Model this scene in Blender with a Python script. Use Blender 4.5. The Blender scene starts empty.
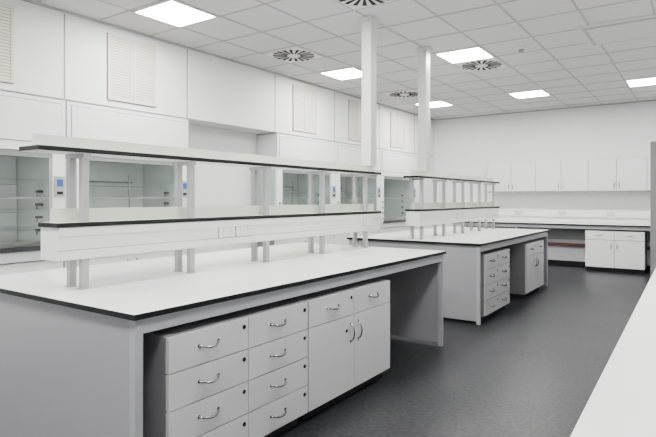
import bpy, bmesh, math
from mathutils import Vector, Matrix

# ---------------------------------------------------------------- materials
def mat(name, col, rough=0.5, metal=0.0, noise=0.0, nscale=40.0, bump=0.0, spec=0.5, coat=0.0):
    m = bpy.data.materials.new(name); m.use_nodes = True
    nt = m.node_tree; b = nt.nodes['Principled BSDF']
    b.inputs['Roughness'].default_value = rough
    b.inputs['Metallic'].default_value = metal
    b.inputs['Specular IOR Level'].default_value = spec
    b.inputs['Base Color'].default_value = (*col, 1)
    if noise > 0 or bump > 0:
        tc = nt.nodes.new('ShaderNodeTexCoord')
        n = nt.nodes.new('ShaderNodeTexNoise'); n.inputs['Scale'].default_value = nscale
        n.inputs['Detail'].default_value = 4
        nt.links.new(tc.outputs['Object'], n.inputs['Vector'])
        if noise > 0:
            r = nt.nodes.new('ShaderNodeValToRGB')
            r.color_ramp.elements[0].position = 0.35
            r.color_ramp.elements[1].position = 0.65
            r.color_ramp.elements[0].color = (*[c*(1-noise) for c in col], 1)
            r.color_ramp.elements[1].color = (*[min(1, c*(1+noise)) for c in col], 1)
            nt.links.new(n.outputs['Fac'], r.inputs['Fac'])
            nt.links.new(r.outputs['Color'], b.inputs['Base Color'])
        if bump > 0:
            bp = nt.nodes.new('ShaderNodeBump'); bp.inputs['Strength'].default_value = bump
            bp.inputs['Distance'].default_value = 0.002
            nt.links.new(n.outputs['Fac'], bp.inputs['Height'])
            nt.links.new(bp.outputs['Normal'], b.inputs['Normal'])
    return m

M = {}
M['wall'] = mat('wall_paint', (0.79, 0.79, 0.80), 0.6, noise=0.01, nscale=3)
M['ceil'] = mat('ceiling_tile', (0.66, 0.66, 0.67), 0.9, noise=0.04, nscale=120, bump=0.3)
M['tbar'] = mat('ceiling_tbar', (0.38, 0.38, 0.39), 0.5)
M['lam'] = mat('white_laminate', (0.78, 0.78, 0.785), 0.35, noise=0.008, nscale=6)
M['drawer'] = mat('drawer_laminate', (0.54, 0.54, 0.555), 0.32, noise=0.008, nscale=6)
M['carc'] = mat('carcass_grey', (0.17, 0.17, 0.18), 0.45, noise=0.01, nscale=6)
M['panel'] = mat('grey_panel', (0.27, 0.27, 0.285), 0.4, noise=0.01, nscale=6)
M['frame'] = mat('grey_steel_frame', (0.33, 0.335, 0.35), 0.4, noise=0.01, nscale=10)
M['post'] = mat('shelf_post_steel', (0.33, 0.335, 0.345), 0.4, noise=0.01, nscale=10)
M['top'] = mat('pale_worktop', (0.82, 0.845, 0.765), 0.20, noise=0.01, nscale=60)
M['lip'] = mat('pale_green_shelf_lip', (0.62, 0.66, 0.56), 0.3, noise=0.01, nscale=60)
M['edge'] = mat('black_edge', (0.006, 0.0065, 0.008), 0.5, noise=0.05, nscale=30, spec=0.2)
M['black'] = mat('black_plastic', (0.005, 0.005, 0.006), 0.4, spec=0.2)
M['steel'] = mat('chrome', (0.36, 0.36, 0.37), 0.2, metal=1.0)
M['trunk'] = mat('white_trunking', (0.78, 0.78, 0.79), 0.35)
M['trline'] = mat('grey_line', (0.20, 0.20, 0.21), 0.5)
M['cream'] = mat('cream_vent', (0.72, 0.67, 0.59), 0.5, noise=0.02, nscale=20)
M['creamd'] = mat('cream_vent_recess', (0.22, 0.20, 0.17), 0.6)
M['fint'] = mat('fume_interior', (0.46, 0.50, 0.475), 0.35, noise=0.03, nscale=5)
M['fdark'] = mat('fume_sill', (0.03, 0.032, 0.035), 0.35)
M['blue'] = mat('controller_blue', (0.03, 0.08, 0.28), 0.3)
M['gap'] = mat('dark_gap', (0.02, 0.02, 0.022), 0.8, spec=0.2)
M['joint'] = mat('joint_line', (0.26, 0.26, 0.27), 0.7)
M['brown'] = mat('brown_pipe', (0.16, 0.07, 0.05), 0.5)

def floor_mat():
    m = bpy.data.materials.new('speckled_vinyl'); m.use_nodes = True
    nt = m.node_tree; b = nt.nodes['Principled BSDF']
    tc = nt.nodes.new('ShaderNodeTexCoord')
    n = nt.nodes.new('ShaderNodeTexNoise'); n.inputs['Scale'].default_value = 30; n.inputs['Detail'].default_value = 8
    n.inputs['Roughness'].default_value = 0.85
    n2 = nt.nodes.new('ShaderNodeTexNoise'); n2.inputs['Scale'].default_value = 1.2; n2.inputs['Detail'].default_value = 3
    nt.links.new(tc.outputs['Object'], n.inputs['Vector']); nt.links.new(tc.outputs['Object'], n2.inputs['Vector'])
    r = nt.nodes.new('ShaderNodeValToRGB')
    r.color_ramp.elements[0].position = 0.42; r.color_ramp.elements[0].color = (0.004, 0.0042, 0.0052, 1)
    r.color_ramp.elements[1].position = 0.60; r.color_ramp.elements[1].color = (0.040, 0.041, 0.048, 1)
    nt.links.new(n.outputs['Fac'], r.inputs['Fac'])
    nt.links.new(r.outputs['Color'], b.inputs['Base Color'])
    b.inputs['Specular IOR Level'].default_value = 0.24
    mr = nt.nodes.new('ShaderNodeMapRange')
    mr.inputs['To Min'].default_value = 0.33; mr.inputs['To Max'].default_value = 0.43
    nt.links.new(n2.outputs['Fac'], mr.inputs['Value']); nt.links.new(mr.outputs['Result'], b.inputs['Roughness'])
    return m
M['floor'] = floor_mat()

def emit(name, col, s):
    m = bpy.data.materials.new(name); m.use_nodes = True
    nt = m.node_tree; nt.nodes.clear()
    o = nt.nodes.new('ShaderNodeOutputMaterial'); e = nt.nodes.new('ShaderNodeEmission')
    e.inputs['Color'].default_value = (*col, 1); e.inputs['Strength'].default_value = s
    nt.links.new(e.outputs[0], o.inputs[0]); return m
M['led'] = emit('led_diffuser', (1.0, 0.985, 0.955), 92.0)

def glass_mat():
    m = bpy.data.materials.new('sash_glass'); m.use_nodes = True
    nt = m.node_tree; nt.nodes.clear()
    o = nt.nodes.new('ShaderNodeOutputMaterial')
    t = nt.nodes.new('ShaderNodeBsdfTransparent'); t.inputs['Color'].default_value = (0.94, 0.965, 0.95, 1)
    g = nt.nodes.new('ShaderNodeBsdfGlossy'); g.inputs['Roughness'].default_value = 0.02
    mx = nt.nodes.new('ShaderNodeMixShader'); mx.inputs['Fac'].default_value = 0.05
    nt.links.new(t.outputs[0], mx.inputs[1]); nt.links.new(g.outputs[0], mx.inputs[2]); nt.links.new(mx.outputs[0], o.inputs[0])
    return m
M['glass'] = glass_mat()

# ---------------------------------------------------------------- builder
class B:
    def __init__(s, name):
        s.name = name; s.bm = bmesh.new(); s.mats = []
    def mi(s, k):
        if k not in s.mats: s.mats.append(k)
        return s.mats.index(k)
    def box(s, x0, x1, y0, y1, z0, z1, m, top=None, bottom=None):
        x0, x1 = min(x0, x1), max(x0, x1); y0, y1 = min(y0, y1), max(y0, y1); z0, z1 = min(z0, z1), max(z0, z1)
        v = [s.bm.verts.new(p) for p in ((x0,y0,z0),(x1,y0,z0),(x1,y1,z0),(x0,y1,z0),(x0,y0,z1),(x1,y0,z1),(x1,y1,z1),(x0,y1,z1))]
        for i, idx in enumerate(((0,3,2,1),(4,5,6,7),(0,1,5,4),(1,2,6,5),(2,3,7,6),(3,0,4,7))):
            f = s.bm.faces.new([v[j] for j in idx])
            mm = m
            if i == 1 and top: mm = top
            if i == 0 and bottom: mm = bottom
            f.material_index = s.mi(mm)
    def cyl(s, p0, p1, r, m, n=14, r2=None):
        p0 = Vector(p0); p1 = Vector(p1); d = p1 - p0
        q = d.to_track_quat('Z', 'Y'); r2 = r if r2 is None else r2
        a = []; b = []
        for i in range(n):
            t = 2*math.pi*i/n
            a.append(s.bm.verts.new(p0 + q @ Vector((r*math.cos(t), r*math.sin(t), 0))))
            b.append(s.bm.verts.new(p1 + q @ Vector((r2*math.cos(t), r2*math.sin(t), 0))))
        k = s.mi(m)
        for i in range(n):
            j = (i+1) % n
            f = s.bm.faces.new((a[i], a[j], b[j], b[i])); f.material_index = k; f.smooth = True
        f = s.bm.faces.new(list(reversed(a))); f.material_index = k
        f = s.bm.faces.new(b); f.material_index = k
    def tube(s, pts, r, m, n=8):
        pts = [Vector(p) for p in pts]; rings = []; k = s.mi(m)
        for i, p in enumerate(pts):
            if i == 0: d = pts[1]-p
            elif i == len(pts)-1: d = p-pts[-2]
            else: d = (pts[i+1]-pts[i-1])
            q = d.to_track_quat('Z', 'Y')
            rings.append([s.bm.verts.new(p + q @ Vector((r*math.cos(2*math.pi*j/n), r*math.sin(2*math.pi*j/n), 0))) for j in range(n)])
        for a, b in zip(rings, rings[1:]):
            off = min(range(n), key=lambda o: (a[0].co-b[o].co).length)
            for j in range(n):
                f = s.bm.faces.new((a[j], a[(j+1)%n], b[(j+1+off)%n], b[(j+off)%n])); f.material_index = k; f.smooth = True
        for rr in (rings[0], rings[-1]):
            f = s.bm.faces.new(rr); f.material_index = k
    def done(s, bevel=0.0):
        bmesh.ops.recalc_face_normals(s.bm, faces=s.bm.faces)
        vs = [v.co for v in s.bm.verts]
        c = Vector(((min(v.x for v in vs)+max(v.x for v in vs))/2, (min(v.y for v in vs)+max(v.y for v in vs))/2, min(v.z for v in vs)))
        bmesh.ops.translate(s.bm, verts=s.bm.verts, vec=-c)
        me = bpy.data.meshes.new(s.name); s.bm.to_mesh(me); s.bm.free()
        for k in s.mats: me.materials.append(M[k])
        o = bpy.data.objects.new(s.name, me); o.location = c
        bpy.context.scene.collection.objects.link(o)
        if bevel > 0:
            md = o.modifiers.new('bevel', 'BEVEL'); md.width = bevel; md.segments = 2; md.limit_method = 'ANGLE'; md.angle_limit = math.radians(60)
        return o

# ---------------------------------------------------------------- constants
H = 3.30
XW = -5.30      # face of left services wall
XB = -6.10      # rear of it
YB = 12.10      # back wall
XR = 0.62       # right wall
YF = -1.80      # wall behind camera
TX, TY = 0.62, 0.646
LX0, LY0 = -4.43, 3.64

# ---------------------------------------------------------------- shell
b = B('floor'); b.box(XB, XR, YF, YB, -0.1, 0, 'floor'); b.done()
b = B('ceiling'); b.box(XB, XR, YF, YB, H, H+0.1, 'ceil'); b.done()
b = B('trim_ceiling_grid')
x = LX0 - TX/2
while x > XW + 0.05: x -= TX
x += TX
while x < XR:
    b.box(x-0.010, x+0.010, YF, YB, H-0.005, H, 'tbar'); x += TX
y = LY0 - TY/2
while y > YF: y -= TY
y += TY
while y < YB:
    b.box(XW, XR, y-0.010, y+0.010, H-0.005, H, 'tbar'); y += TY
b.box(XW, XW+0.025, YF, YB, H-0.02, H, 'tbar'); b.box(XW, XR, YB-0.025, YB, H-0.02, H, 'tbar')
b.done()
b = B('wall_back'); b.box(XB, XR, YB, YB+0.1, 0, H, 'wall'); b.done()
b = B('wall_right'); b.box(XR, XR+0.1, YF, YB, 0, H, 'wall'); b.done()
b = B('wall_front'); b.box(XB, XR, YF-0.1, YF, 0, H, 'wall'); b.done()

ys = [1.37, 2.95, 4.53, 6.22, 7.82, 9.42, 11.02]
b = B('wall_left'); b.box(XB-0.1, XB, YF, YB, 0, H, 'wall'); b.done()
b = B('wall_left_bulkhead'); b.box(XB, XW, YF, YB, 2.40, H, 'wall'); b.done()
b = B('wall_left_front_infill'); b.box(XB, XW, YF, ys[0]-0.01, 0, 2.40, 'wall'); b.done()
b = B('wall_left_alcove'); b.box(XB, XW-0.36, ys[2]+0.005, ys[3]-0.005, 0, 2.40, 'wall'); b.done()
b = B('wall_left_end_infill'); b.box(XB, XW, ys[6]+0.01, YB, 0, 2.40, 'wall'); b.done()
b = B('trim_wall_joints')
for y in ys:
    b.box(XW, XW+0.003, y-0.007, y+0.007, 2.41, H-0.03, 'joint')
b.box(XW, XW+0.010, YF, YB, 2.398, 2.408, 'joint')
b.done()
b = B('baseboard_back'); b.box(XW+0.01, XR-0.01, YB-0.015, YB, 0, 0.1, 'gap'); b.done()

# ---------------------------------------------------------------- ceiling fittings
def led(cx, cy):
    b = B('ceiling_led_panel'); w = 0.30
    z0 = H-0.016
    b.box(cx-w, cx+w, cy-w, cy-w+0.02, z0, H-0.001, 'lam'); b.box(cx-w, cx+w, cy+w-0.02, cy+w, z0, H-0.001, 'lam')
    b.box(cx-w, cx-w+0.02, cy-w+0.02, cy+w-0.02, z0, H-0.001, 'lam'); b.box(cx+w-0.02, cx+w, cy-w+0.02, cy+w-0.02, z0, H-0.001, 'lam')
    b.box(cx-w+0.02, cx+w-0.02, cy-w+0.02, cy+w-0.02, H-0.010, H-0.001, 'led')
    b.done()
for i in range(3):
    for j in range(-1, 3):
        if i == 2 and j == 1: continue
        led(LX0 + i*3*TX, LY0 + j*5*TY)

def diffuser(cx, cy, w=0.29):
    b = B('ceiling_swirl_diffuser')
    b.box(cx-w, cx+w, cy-w, cy+w, H-0.012, H-0.001, 'lam')
    zc = H-0.012
    for k in range(18):
        a = 2*math.pi*k/18
        ca, sa = math.cos(a), math.sin(a)
        r0, r1 = 0.09, w*0.95
        h0, h1 = 0.008, 0.023
        v = [b.bm.verts.new((cx+r*ca - h*sa*sg, cy+r*sa + h*ca*sg, zc-dz)) for dz in (0.0, 0.004) for r, h, sg in ((r0,h0,-1),(r1,h1,-1),(r1,h1,1),(r0,h0,1))]
        for idx in ((0,1,2,3),(7,6,5,4),(0,4,5,1),(1,5,6,2),(2,6,7,3),(3,7,4,0)):
            f = b.bm.faces.new([v[q] for q in idx]); f.material_index = b.mi('gap')
    b.cyl((cx, cy, zc), (cx, cy, zc-0.012), 0.07, 'lam', 20)
    b.done()
diffuser(LX0, LY0+3*TY-0.0)
diffuser(LX0+3*TX, LY0+6*TY)
diffuser(LX0, LY0+8*TY-0.0)
diffuser(LX0+3*TX, LY0+1*TY)

# cassette (top right)
cx, cy = LX0+6*TX, LY0+5*TY
b = B('ceiling_air_cassette')
b.box(cx-0.42, cx+0.42, cy-0.42, cy+0.42, H-0.025, H-0.001, 'ceil')
b.box(cx-0.38, cx+0.38, cy-0.38, cy+0.38, H-0.032, H-0.025, 'tbar')
b.box(cx-0.34, cx+0.34, cy-0.34, cy+0.34, H-0.036, H-0.032, 'ceil')
b.done(0.003)
b = B('smoke_detector')
sx_, sy_ = -1.87, 6.95
b.cyl((sx_, sy_, H), (sx_, sy_, H-0.025), 0.055, 'lam', 20); b.cyl((sx_, sy_, H-0.025), (sx_, sy_, H-0.055), 0.04, 'trline', 20, 0.028); b.done()

# ---------------------------------------------------------------- vents on left wall
def vent(y0):
    b = B('louvred_wall_vent'); y1 = y0+0.64; z0, z1 = 2.47, 3.20
    b.box(XW, XW+0.006, y0, y1, z0, z1, 'creamd')
    f = 0.025
    b.box(XW, XW+0.022, y0+0.008, y1-0.008, z0+0.008, z0+f+0.008, 'cream'); b.box(XW, XW+0.022, y0+0.008, y1-0.008, z1-f-0.008, z1-0.008, 'cream')
    ym = (y0+y1)/2
    for ya, yb in ((y0+0.008, y0+f+0.008), (y1-f-0.008, y1-0.008), (ym-f-0.003, ym-0.003), (ym+0.003, ym+f+0.003)):
        b.box(XW, XW+0.022, ya, yb, z0+f, z1-f, 'cream')
    n = 22
    for i in range(n):
        z = z0+0.033+(z1-z0-0.066)*(i+0.5)/n
        for ya, yb in ((y0+0.033, ym-f-0.003), (ym+f+0.003, y1-0.033)):
            b.box(XW+0.006, XW+0.015, ya, yb, z-0.0125, z+0.0115, 'cream')
    b.done()
for y0 in (1.82, 3.42, 6.64, 8.28, 9.88): vent(y0)

# ---------------------------------------------------------------- handles
def bow(b, x, y, z, horiz=True, L=0.125, out=0.032, m='steel'):
    pts = []
    for i in range(9):
        t = i/8; s_ = (t-0.5)*L
        o = out*min(1, math.sin(math.pi*t)**0.5) if 0 < t < 1 else 0
        pts.append((x+o, y+s_, z-0.012*math.sin(math.pi*t)) if horiz else (x+o, y, z+s_))
    b.tube(pts, 0.0062, m)
    for i in (0, 8):
        p = pts[i]; b.cyl((x, p[1], p[2]), (x+0.004, p[1], p[2]), 0.010, m, 12)
def bowY(b, x, y, z, horiz=True, L=0.12, out=0.03):
    pts = []
    for i in range(9):
        t = i/8; s_ = (t-0.5)*L
        o = out*min(1, math.sin(math.pi*t)**0.5) if 0 < t < 1 else 0
        pts.append((x+s_, y-o, z) if horiz else (x, y-o, z+s_))
    b.tube(pts, 0.007, 'steel')

# ---------------------------------------------------------------- fume cupboards
def fume(y0, y1, ctrl=True):
    b = B('fume_cupboard'); g = 0.006; y0 += g; y1 -= g
    xb = XB+0.02
    b.box(xb, XW-0.03, y0, y1, 0, 0.10, 'gap')
    b.box(xb, XW-0.02, y0, y1, 0.10, 0.80, 'carc')
    ym = (y0+y1)/2
    b.box(XW-0.02, XW, y0+0.004, ym-0.003, 0.11, 0.79, 'lam'); b.box(XW-0.02, XW, ym+0.003, y1-0.004, 0.11, 0.79, 'lam')
    bow(b, XW, ym-0.06, 0.65, False); bow(b, XW, ym+0.06, 0.65, False)
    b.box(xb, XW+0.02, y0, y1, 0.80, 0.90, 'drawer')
    b.box(XW-0.10, XW+0.035, y0+0.1, y1-0.1, 0.90, 0.94, 'fdark')
    # interior
    b.box(xb, xb+0.02, y0, y1, 0.90, 2.385, 'fint')
    b.box(xb+0.05, xb+0.06, y0+0.12, y1-0.12, 1.0, 1.84, 'fint')
    for zz in (1.25, 1.55): b.box(xb+0.06, xb+0.064, y0+0.12, y1-0.12, zz-0.004, zz+0.004, 'trline')
    b.box(xb+0.02, XW, y0, y0+0.10, 0.90, 1.85, 'fint'); b.box(xb+0.02, XW, y1-0.10, y1, 0.90, 1.85, 'fint')
    b.box(XW-0.20, XW-0.10, y0+0.3, y1-0.3, 1.835, 1.85, 'flamp')
    # pilasters
    b.box(XW, XW+0.03, y0, y0+0.13, 0.90, 1.85, 'trunk'); b.box(XW, XW+0.03, y1-0.13, y1, 0.90, 1.85, 'trunk')
    # fascia head
    b.box(xb+0.02, XW, y0, y1, 1.85, 2.385, 'lam')
    b.box(XW, XW+0.035, y0+0.004, y1-0.004, 1.86, 2.385, 'trunk')
    b.box(XW+0.035, XW+0.0355, y0+0.042, y1-0.042, 1.942, 2.348, 'joint')
    b.box(XW+0.0355, XW+0.045, y0+0.05, y1-0.05, 1.95, 2.34, 'trunk')
    b.box(XW+0.0, XW+0.02, y0+0.13, y1-0.13, 1.80, 1.86, 'trline')
    # sash
    ya, yb = y0+0.13, y1-0.13
    b.box(XW+0.004, XW+0.010, ya+0.03, yb-0.03, 0.99, 1.80, 'glass')
    b.box(XW, XW+0.018, ya, ya+0.03, 0.95, 1.80, 'post'); b.box(XW, XW+0.018, yb-0.03, yb, 0.95, 1.80, 'post')
    b.box(XW, XW+0.03, ya, yb, 0.945, 0.99, 'steel')
    b.box(XW, XW+0.015, ya+0.03, yb-0.03, 1.40, 1.412, 'trline')
    for k in range(2):
        yy = ya+0.25+(yb-ya-0.5)*k
        b.cyl((xb+0.14, yy, 0.90), (xb+0.14, yy, 1.70), 0.008, 'steel', 8)
    b.cyl((xb+0.14, ya+0.2, 1.6), (xb+0.14, yb-0.2, 1.6), 0.008, 'steel', 8)
    # side-wall taps and outlets inside
    for k in range(4):
        zz = 1.08+k*0.13
        b.cyl((XW-0.22, y1-0.10, zz), (XW-0.22, y1-0.17, zz), 0.014, 'black', 8)
        b.cyl((XW-0.22, y1-0.16, zz), (XW-0.22, y1-0.16, zz-0.05), 0.009, 'steel', 8)
    for k in range(3):
        yy = ya+0.25+k*0.12
        b.cyl((xb+0.25, yy, 0.90), (xb+0.25, yy, 1.02), 0.012, 'black', 8)
        b.cyl((xb+0.25, yy, 1.01), (xb+0.33, yy, 1.01), 0.009, 'steel', 8)
    for k in range(4):
        b.cyl((XW+0.03, y0+0.065, 1.0+k*0.11), (XW+0.05, y0+0.065, 1.0+k*0.11), 0.016, 'trline', 12)
    if ctrl:
        b.box(XW+0.03, XW+0.045, y1-0.115, y1-0.015, 1.42, 1.62, 'post')
        b.box(XW+0.045, XW+0.048, y1-0.095, y1-0.035, 1.52, 1.59, 'blue')
        b.box(XW+0.045, XW+0.048, y1-0.095, y1-0.035, 1.44, 1.47, 'gap')
    b.done(0.002)
M['flamp'] = emit('fume_lamp_diffuser', (0.95, 1.0, 0.98), 5.0)
for i in (0, 1, 3, 4, 5): fume(ys[i], ys[i+1])

# ---------------------------------------------------------------- island benches
def bench(name, y0, y1, xf=-2.0, xr=-3.76):
    b = B(name)
    b.box(xr, xf, y0, y1, 0.874, 0.90, 'edge', top='top', bottom='carc')
    b.box(xf-0.055, xf-0.02, y0+0.061, y1-0.061, 0.805, 0.873, 'frame'); b.box(xr+0.02, xr+0.055, y0+0.061, y1-0.061, 0.805, 0.873, 'frame')
    for ya, s_ in ((y0+0.02, 1), (y1-0.06, -1)):
        for xa in (xf-0.06, xr+0.02):
            b.box(xa, xa+0.04, ya, ya+0.04, 0.0, 0.873, 'frame')
        yp = ya+0.006 if s_ == 1 else ya+0.014
        b.box(xr+0.0605, xf-0.0605, yp, yp+0.02, 0.03, 0.873, 'panel')
    xc = (xf+xr)/2
    b.box(xc-0.01, xc+0.01, y0+0.06, y1-0.06, 0.03, 0.85, 'panel')
    b.box(xc-0.03, xc+0.03, y0+0.06, y1-0.06, 0.0, 0.03, 'gap')
    return b.done(0.0006)
def base_unit(cols, xf=-2.0, ztop=0.765, zb=0.075):
    b = B('bench_base_cabinet')
    ya, yb = cols[0][0], cols[-1][1]
    xd = xf-0.55
    b.box(xd, xf-0.025, ya, yb, zb-0.015, ztop, 'carc')
    b.box(xd+0.02, xf-0.06, ya+0.02, yb-0.02, 0.0, zb-0.015, 'gap')
    x1, x0 = xf, xf-0.022
    b.box(xf-0.025, xf-0.021, ya+0.004, yb-0.004, zb, ztop-0.003, 'gap')
    g = 0.003
    h = (ztop-zb)/4
    for c0, c1, kind in cols:
        if kind == 'D4':
            for r in range(4):
                z0 = zb+r*h
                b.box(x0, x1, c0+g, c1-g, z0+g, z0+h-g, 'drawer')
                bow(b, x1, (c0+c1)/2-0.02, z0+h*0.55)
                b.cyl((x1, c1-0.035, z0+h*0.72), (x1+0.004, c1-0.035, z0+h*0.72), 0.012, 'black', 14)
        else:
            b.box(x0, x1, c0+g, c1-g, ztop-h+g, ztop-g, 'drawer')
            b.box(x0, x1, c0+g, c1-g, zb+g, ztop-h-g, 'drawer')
            bow(b, x1, (c0+c1)/2, ztop-h*0.45)
            yy = c1-0.05 if kind == 'DL' else c0+0.05
            bow(b, x1, yy, ztop-h-0.12, False)
            if kind == 'DL':
                b.cyl((x1, c1-0.04, ztop-h*0.3), (x1+0.004, c1-0.04, ztop-h*0.3), 0.012, 'black', 14)
                b.cyl((x1, c1-0.10, ztop-h-0.10), (x1+0.004, c1-0.10, ztop-h-0.10), 0.012, 'black', 14)
    return b.done(0.0012)

bench('laboratory_island_bench', 1.42, 4.85)
bench('laboratory_island_bench', 5.83, 9.07)
base_unit([(1.60, 2.13, 'D4'), (2.13, 2.66, 'D4')])
base_unit([(2.67, 3.20, 'DL'), (3.20, 3.73, 'DR')])
base_unit([(5.98, 6.45, 'D4'), (6.45, 6.92, 'D4')])
base_unit([(7.70, 8.20, 'DL'), (8.20, 8.70, 'DR')])

def shelf(y0, y1, pys, sockets, lo=0.1):
    b = B('reagent_shelf_unit')
    xf, xr = -2.78, -2.98
    b.box(xr+0.01, xf-0.012, y0+lo+0.01, y1-0.02, 1.067, 1.244, 'trunk')
    b.box(xf-0.012, xf-0.004, y0+lo+0.01, y1-0.02, 1.072, 1.118, 'trunk'); b.box(xf-0.012, xf-0.004, y0+lo+0.01, y1-0.02, 1.198, 1.240, 'trunk')
    b.box(xf-0.012, xf-0.0115, y0+lo+0.01, y1-0.02, 1.118, 1.122, 'joint')
    b.box(xr, xf, y0+lo, y1, 1.245, 1.270, 'edge', top='top', bottom='lam')
    b.box(xr, xf, y0, y1, 1.650, 1.675, 'edge', top='top', bottom='lam')
    xc = (xf+xr)/2
    b.box(xc-0.009, xc+0.009, y0+lo+0.02, y1-0.01, 1.270, 1.345, 'lip')
    b.box(xc-0.009, xc+0.009, y0+0.02, y1-0.01, 1.675, 1.742, 'lip')
    for y in pys:
        for xa in (xf-0.055, xr+0.02):
            b.box(xa, xa+0.035, y-0.02, y+0.02, 0.905, 1.067, 'post')
            b.box(xa, xa+0.035, y-0.02, y+0.02, 1.270, 1.625, 'post')
            b.box(xa-0.008, xa+0.043, y-0.028, y+0.028, 0.900, 0.905, 'post')
        b.box(xr+0.005, xf-0.005, y-0.02, y+0.02, 1.625, 1.650, 'post')
    for y in sockets:
        b.box(xf-0.0118, xf-0.010, y-0.078, y+0.078, 1.123, 1.197, 'joint')
        b.box(xf-0.010, xf+0.0, y-0.072, y+0.072, 1.125, 1.195, 'lam')
        for d in (-0.037, 0.037):
            b.box(xf, xf+0.001, y+d-0.003, y+d+0.003, 1.160, 1.168, 'black')
            b.box(xf, xf+0.001, y+d-0.013, y+d-0.007, 1.143, 1.147, 'black')
            b.box(xf, xf+0.001, y+d+0.007, y+d+0.013, 1.143, 1.147, 'black')
            b.box(xf, xf+0.003, y+d-0.006, y+d+0.006, 1.176, 1.188, 'drawer')
    b.done(0.0008)
shelf(1.41, 4.99, [1.68+0.76*i for i in range(5)], [2.74, 2.91, 4.72])
shelf(5.89, 9.04, [6.06+0.69*i for i in range(5)], [7.2, 7.4], 0.05)

def pole(x, y):
    b = B('service_pole')
    b.box(x-0.055, x+0.055, y-0.06, y+0.06, 1.742, H-0.006, 'pole')
    b.box(x-0.075, x+0.075, y-0.08, y+0.08, H-0.05, H-0.006, 'pole')
    b.box(x+0.055, x+0.057, y-0.02, y+0.02, 1.76, H-0.06, 'drawer')
    b.done(0.003)
M['pole'] = mat('pole_powder_coat', (0.62, 0.625, 0.635), 0.35, noise=0.01, nscale=5)
pole(-2.88, 4.90)
pole(-2.88, 6.27)

# ---------------------------------------------------------------- right bench + tall cupboard
b = B('side_wall_bench')
b.box(-0.235, XR-0.03, 0.70, 8.6, 0.872, 0.90, 'lam', top='lam', bottom='carc')
b.box(-0.20, -0.16, 0.74, 8.56, 0.81, 0.872, 'frame')
for y in (0.74, 2.7, 4.65, 6.6, 8.52):
    b.box(-0.20, -0.16, y, y+0.04, 0, 0.81, 'frame'); b.box(0.54, 0.58, y, y+0.04, 0, 0.872, 'frame')
    b.box(-0.16, 0.54, y+0.01, y+0.03, 0.03, 0.872, 'panel')
b.box(0.57, 0.585, 0.74, 8.56, 0.03, 0.872, 'panel')
o = b.done(0.002)
piv = Vector((-0.235, 1.0, 0)); R = Matrix.Rotation(math.radians(0.8), 4, 'Z')
o.location = piv + (R @ (o.location - piv)) + Vector((0.010, 0, 0)); o.rotation_euler.z = math.radians(0.8)
b = B('tall_storage_cupboard')
x0, x1, y0, y1 = -0.66, XR-0.01, 9.75, 10.35
b.box(x0, x1, y0+0.02, y1, 0.08, 2.29, 'panel'); b.box(x0+0.03, x1-0.03, y0+0.05, y1-0.02, 0, 0.08, 'gap')
xm = (x0+x1)/2
b.box(x0, xm-0.003, y0, y0+0.02, 0.09, 2.285, 'panel'); b.box(xm+0.003, x1, y0, y0+0.02, 0.09, 2.285, 'panel')
bowY(b, xm-0.05, y0, 1.1, False, 0.16); bowY(b, xm+0.05, y0, 1.1, False, 0.16)
b.done(0.002)

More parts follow.
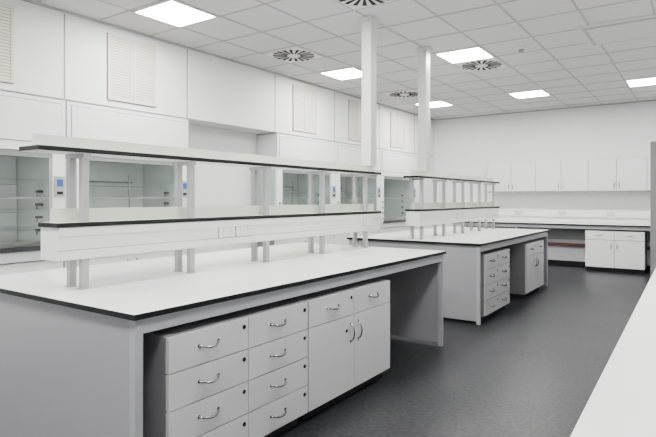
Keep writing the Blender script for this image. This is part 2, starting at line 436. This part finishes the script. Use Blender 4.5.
# ---------------------------------------------------------------- back wall bench, cabinets
yf = 11.40
b = B('back_wall_bench')
b.box(XW+0.75, XR-0.01, yf, YB-0.02, 0.872, 0.90, 'edge', top='top', bottom='carc')
b.box(XW+0.78, XR-0.04, yf+0.02, yf+0.06, 0.81, 0.872, 'frame')
for x in (-4.52, -3.2, -0.65, 0.4):
    b.box(x, x+0.04, yf+0.02, yf+0.06, 0, 0.81, 'frame'); b.box(x, x+0.04, YB-0.08, YB-0.055, 0, 0.872, 'frame')
b.box(XW+0.78, XR-0.04, YB-0.05, YB-0.03, 0.55, 0.872, 'panel')
b.cyl((XW+0.8, YB-0.12, 0.45), (XR-0.05, YB-0.12, 0.45), 0.03, 'brown', 10)
b.done(0.0015)
def back_base(x0, x1):
    b = B('back_base_cabinet')
    b.box(x0, x1, yf+0.04, YB-0.16, 0.08, 0.78, 'carc'); b.box(x0+0.02, x1-0.02, yf+0.07, YB-0.2, 0, 0.08, 'gap')
    xm = (x0+x1)/2
    for a, c, s_ in ((x0, xm, 1), (xm, x1, -1)):
        b.box(a+0.004, c-0.004, yf+0.018, yf+0.04, 0.614, 0.777, 'lam')
        b.box(a+0.004, c-0.004, yf+0.018, yf+0.04, 0.09, 0.604, 'lam')
        bowY(b, (a+c)/2, yf+0.018, 0.70)
        bowY(b, xm-0.05*s_, yf+0.018, 0.50, False)
    b.done(0.0015)
back_base(-1.86, -0.86)
b = B('wall_cupboard_row')
xs = [-3.88+0.505*i for i in range(9)]
b.box(xs[0], xs[-1], 11.77, YB-0.001, 1.55, 2.18, 'carc', bottom='lam')
for i in range(8):
    b.box(xs[i]+0.005, xs[i+1]-0.005, 11.75, 11.77, 1.553, 2.177, 'cup')
    s_ = 1 if i % 2 == 0 else -1
    xx = xs[i+1]-0.045 if s_ == 1 else xs[i]+0.045
    bowY(b, xx, 11.75, 1.66, False, 0.10, 0.025)
b.box(xs[0], xs[-1], 11.75, 11.80, 1.53, 1.55, 'trline')
M['cup'] = mat('cupboard_door_laminate', (0.68, 0.68, 0.69), 0.35, noise=0.008, nscale=6)
b.done(0.0015)
b = B('upstand_trunking')
b.box(XW+0.8, XR-0.05, YB-0.06, YB-0.001, 1.02, 1.16, 'trunk'); b.box(XW+0.8, XR-0.05, YB-0.02, YB-0.001, 0.905, 1.02, 'lam')
for x in (-3.3, -2.4, -1.5): b.box(x-0.075, x+0.075, YB-0.07, YB-0.06, 1.045, 1.135, 'drawer')
b.done(0.0015)

# ---------------------------------------------------------------- world + camera
w = bpy.data.worlds.new('World'); bpy.context.scene.world = w; w.use_nodes = True
w.node_tree.nodes['Background'].inputs[0].default_value = (0.9, 0.95, 1, 1)
w.node_tree.nodes['Background'].inputs[1].default_value = 0.3

cam = bpy.data.cameras.new('camera'); co = bpy.data.objects.new('camera', cam)
bpy.context.scene.collection.objects.link(co)
co.location = (0, 0, 1.40); co.rotation_euler = (math.radians(90), 0, math.radians(34.8))
cam.sensor_width = 36; cam.lens = 538/656*36; cam.shift_y = -20/656; cam.clip_start = 0.05
bpy.context.scene.camera = co
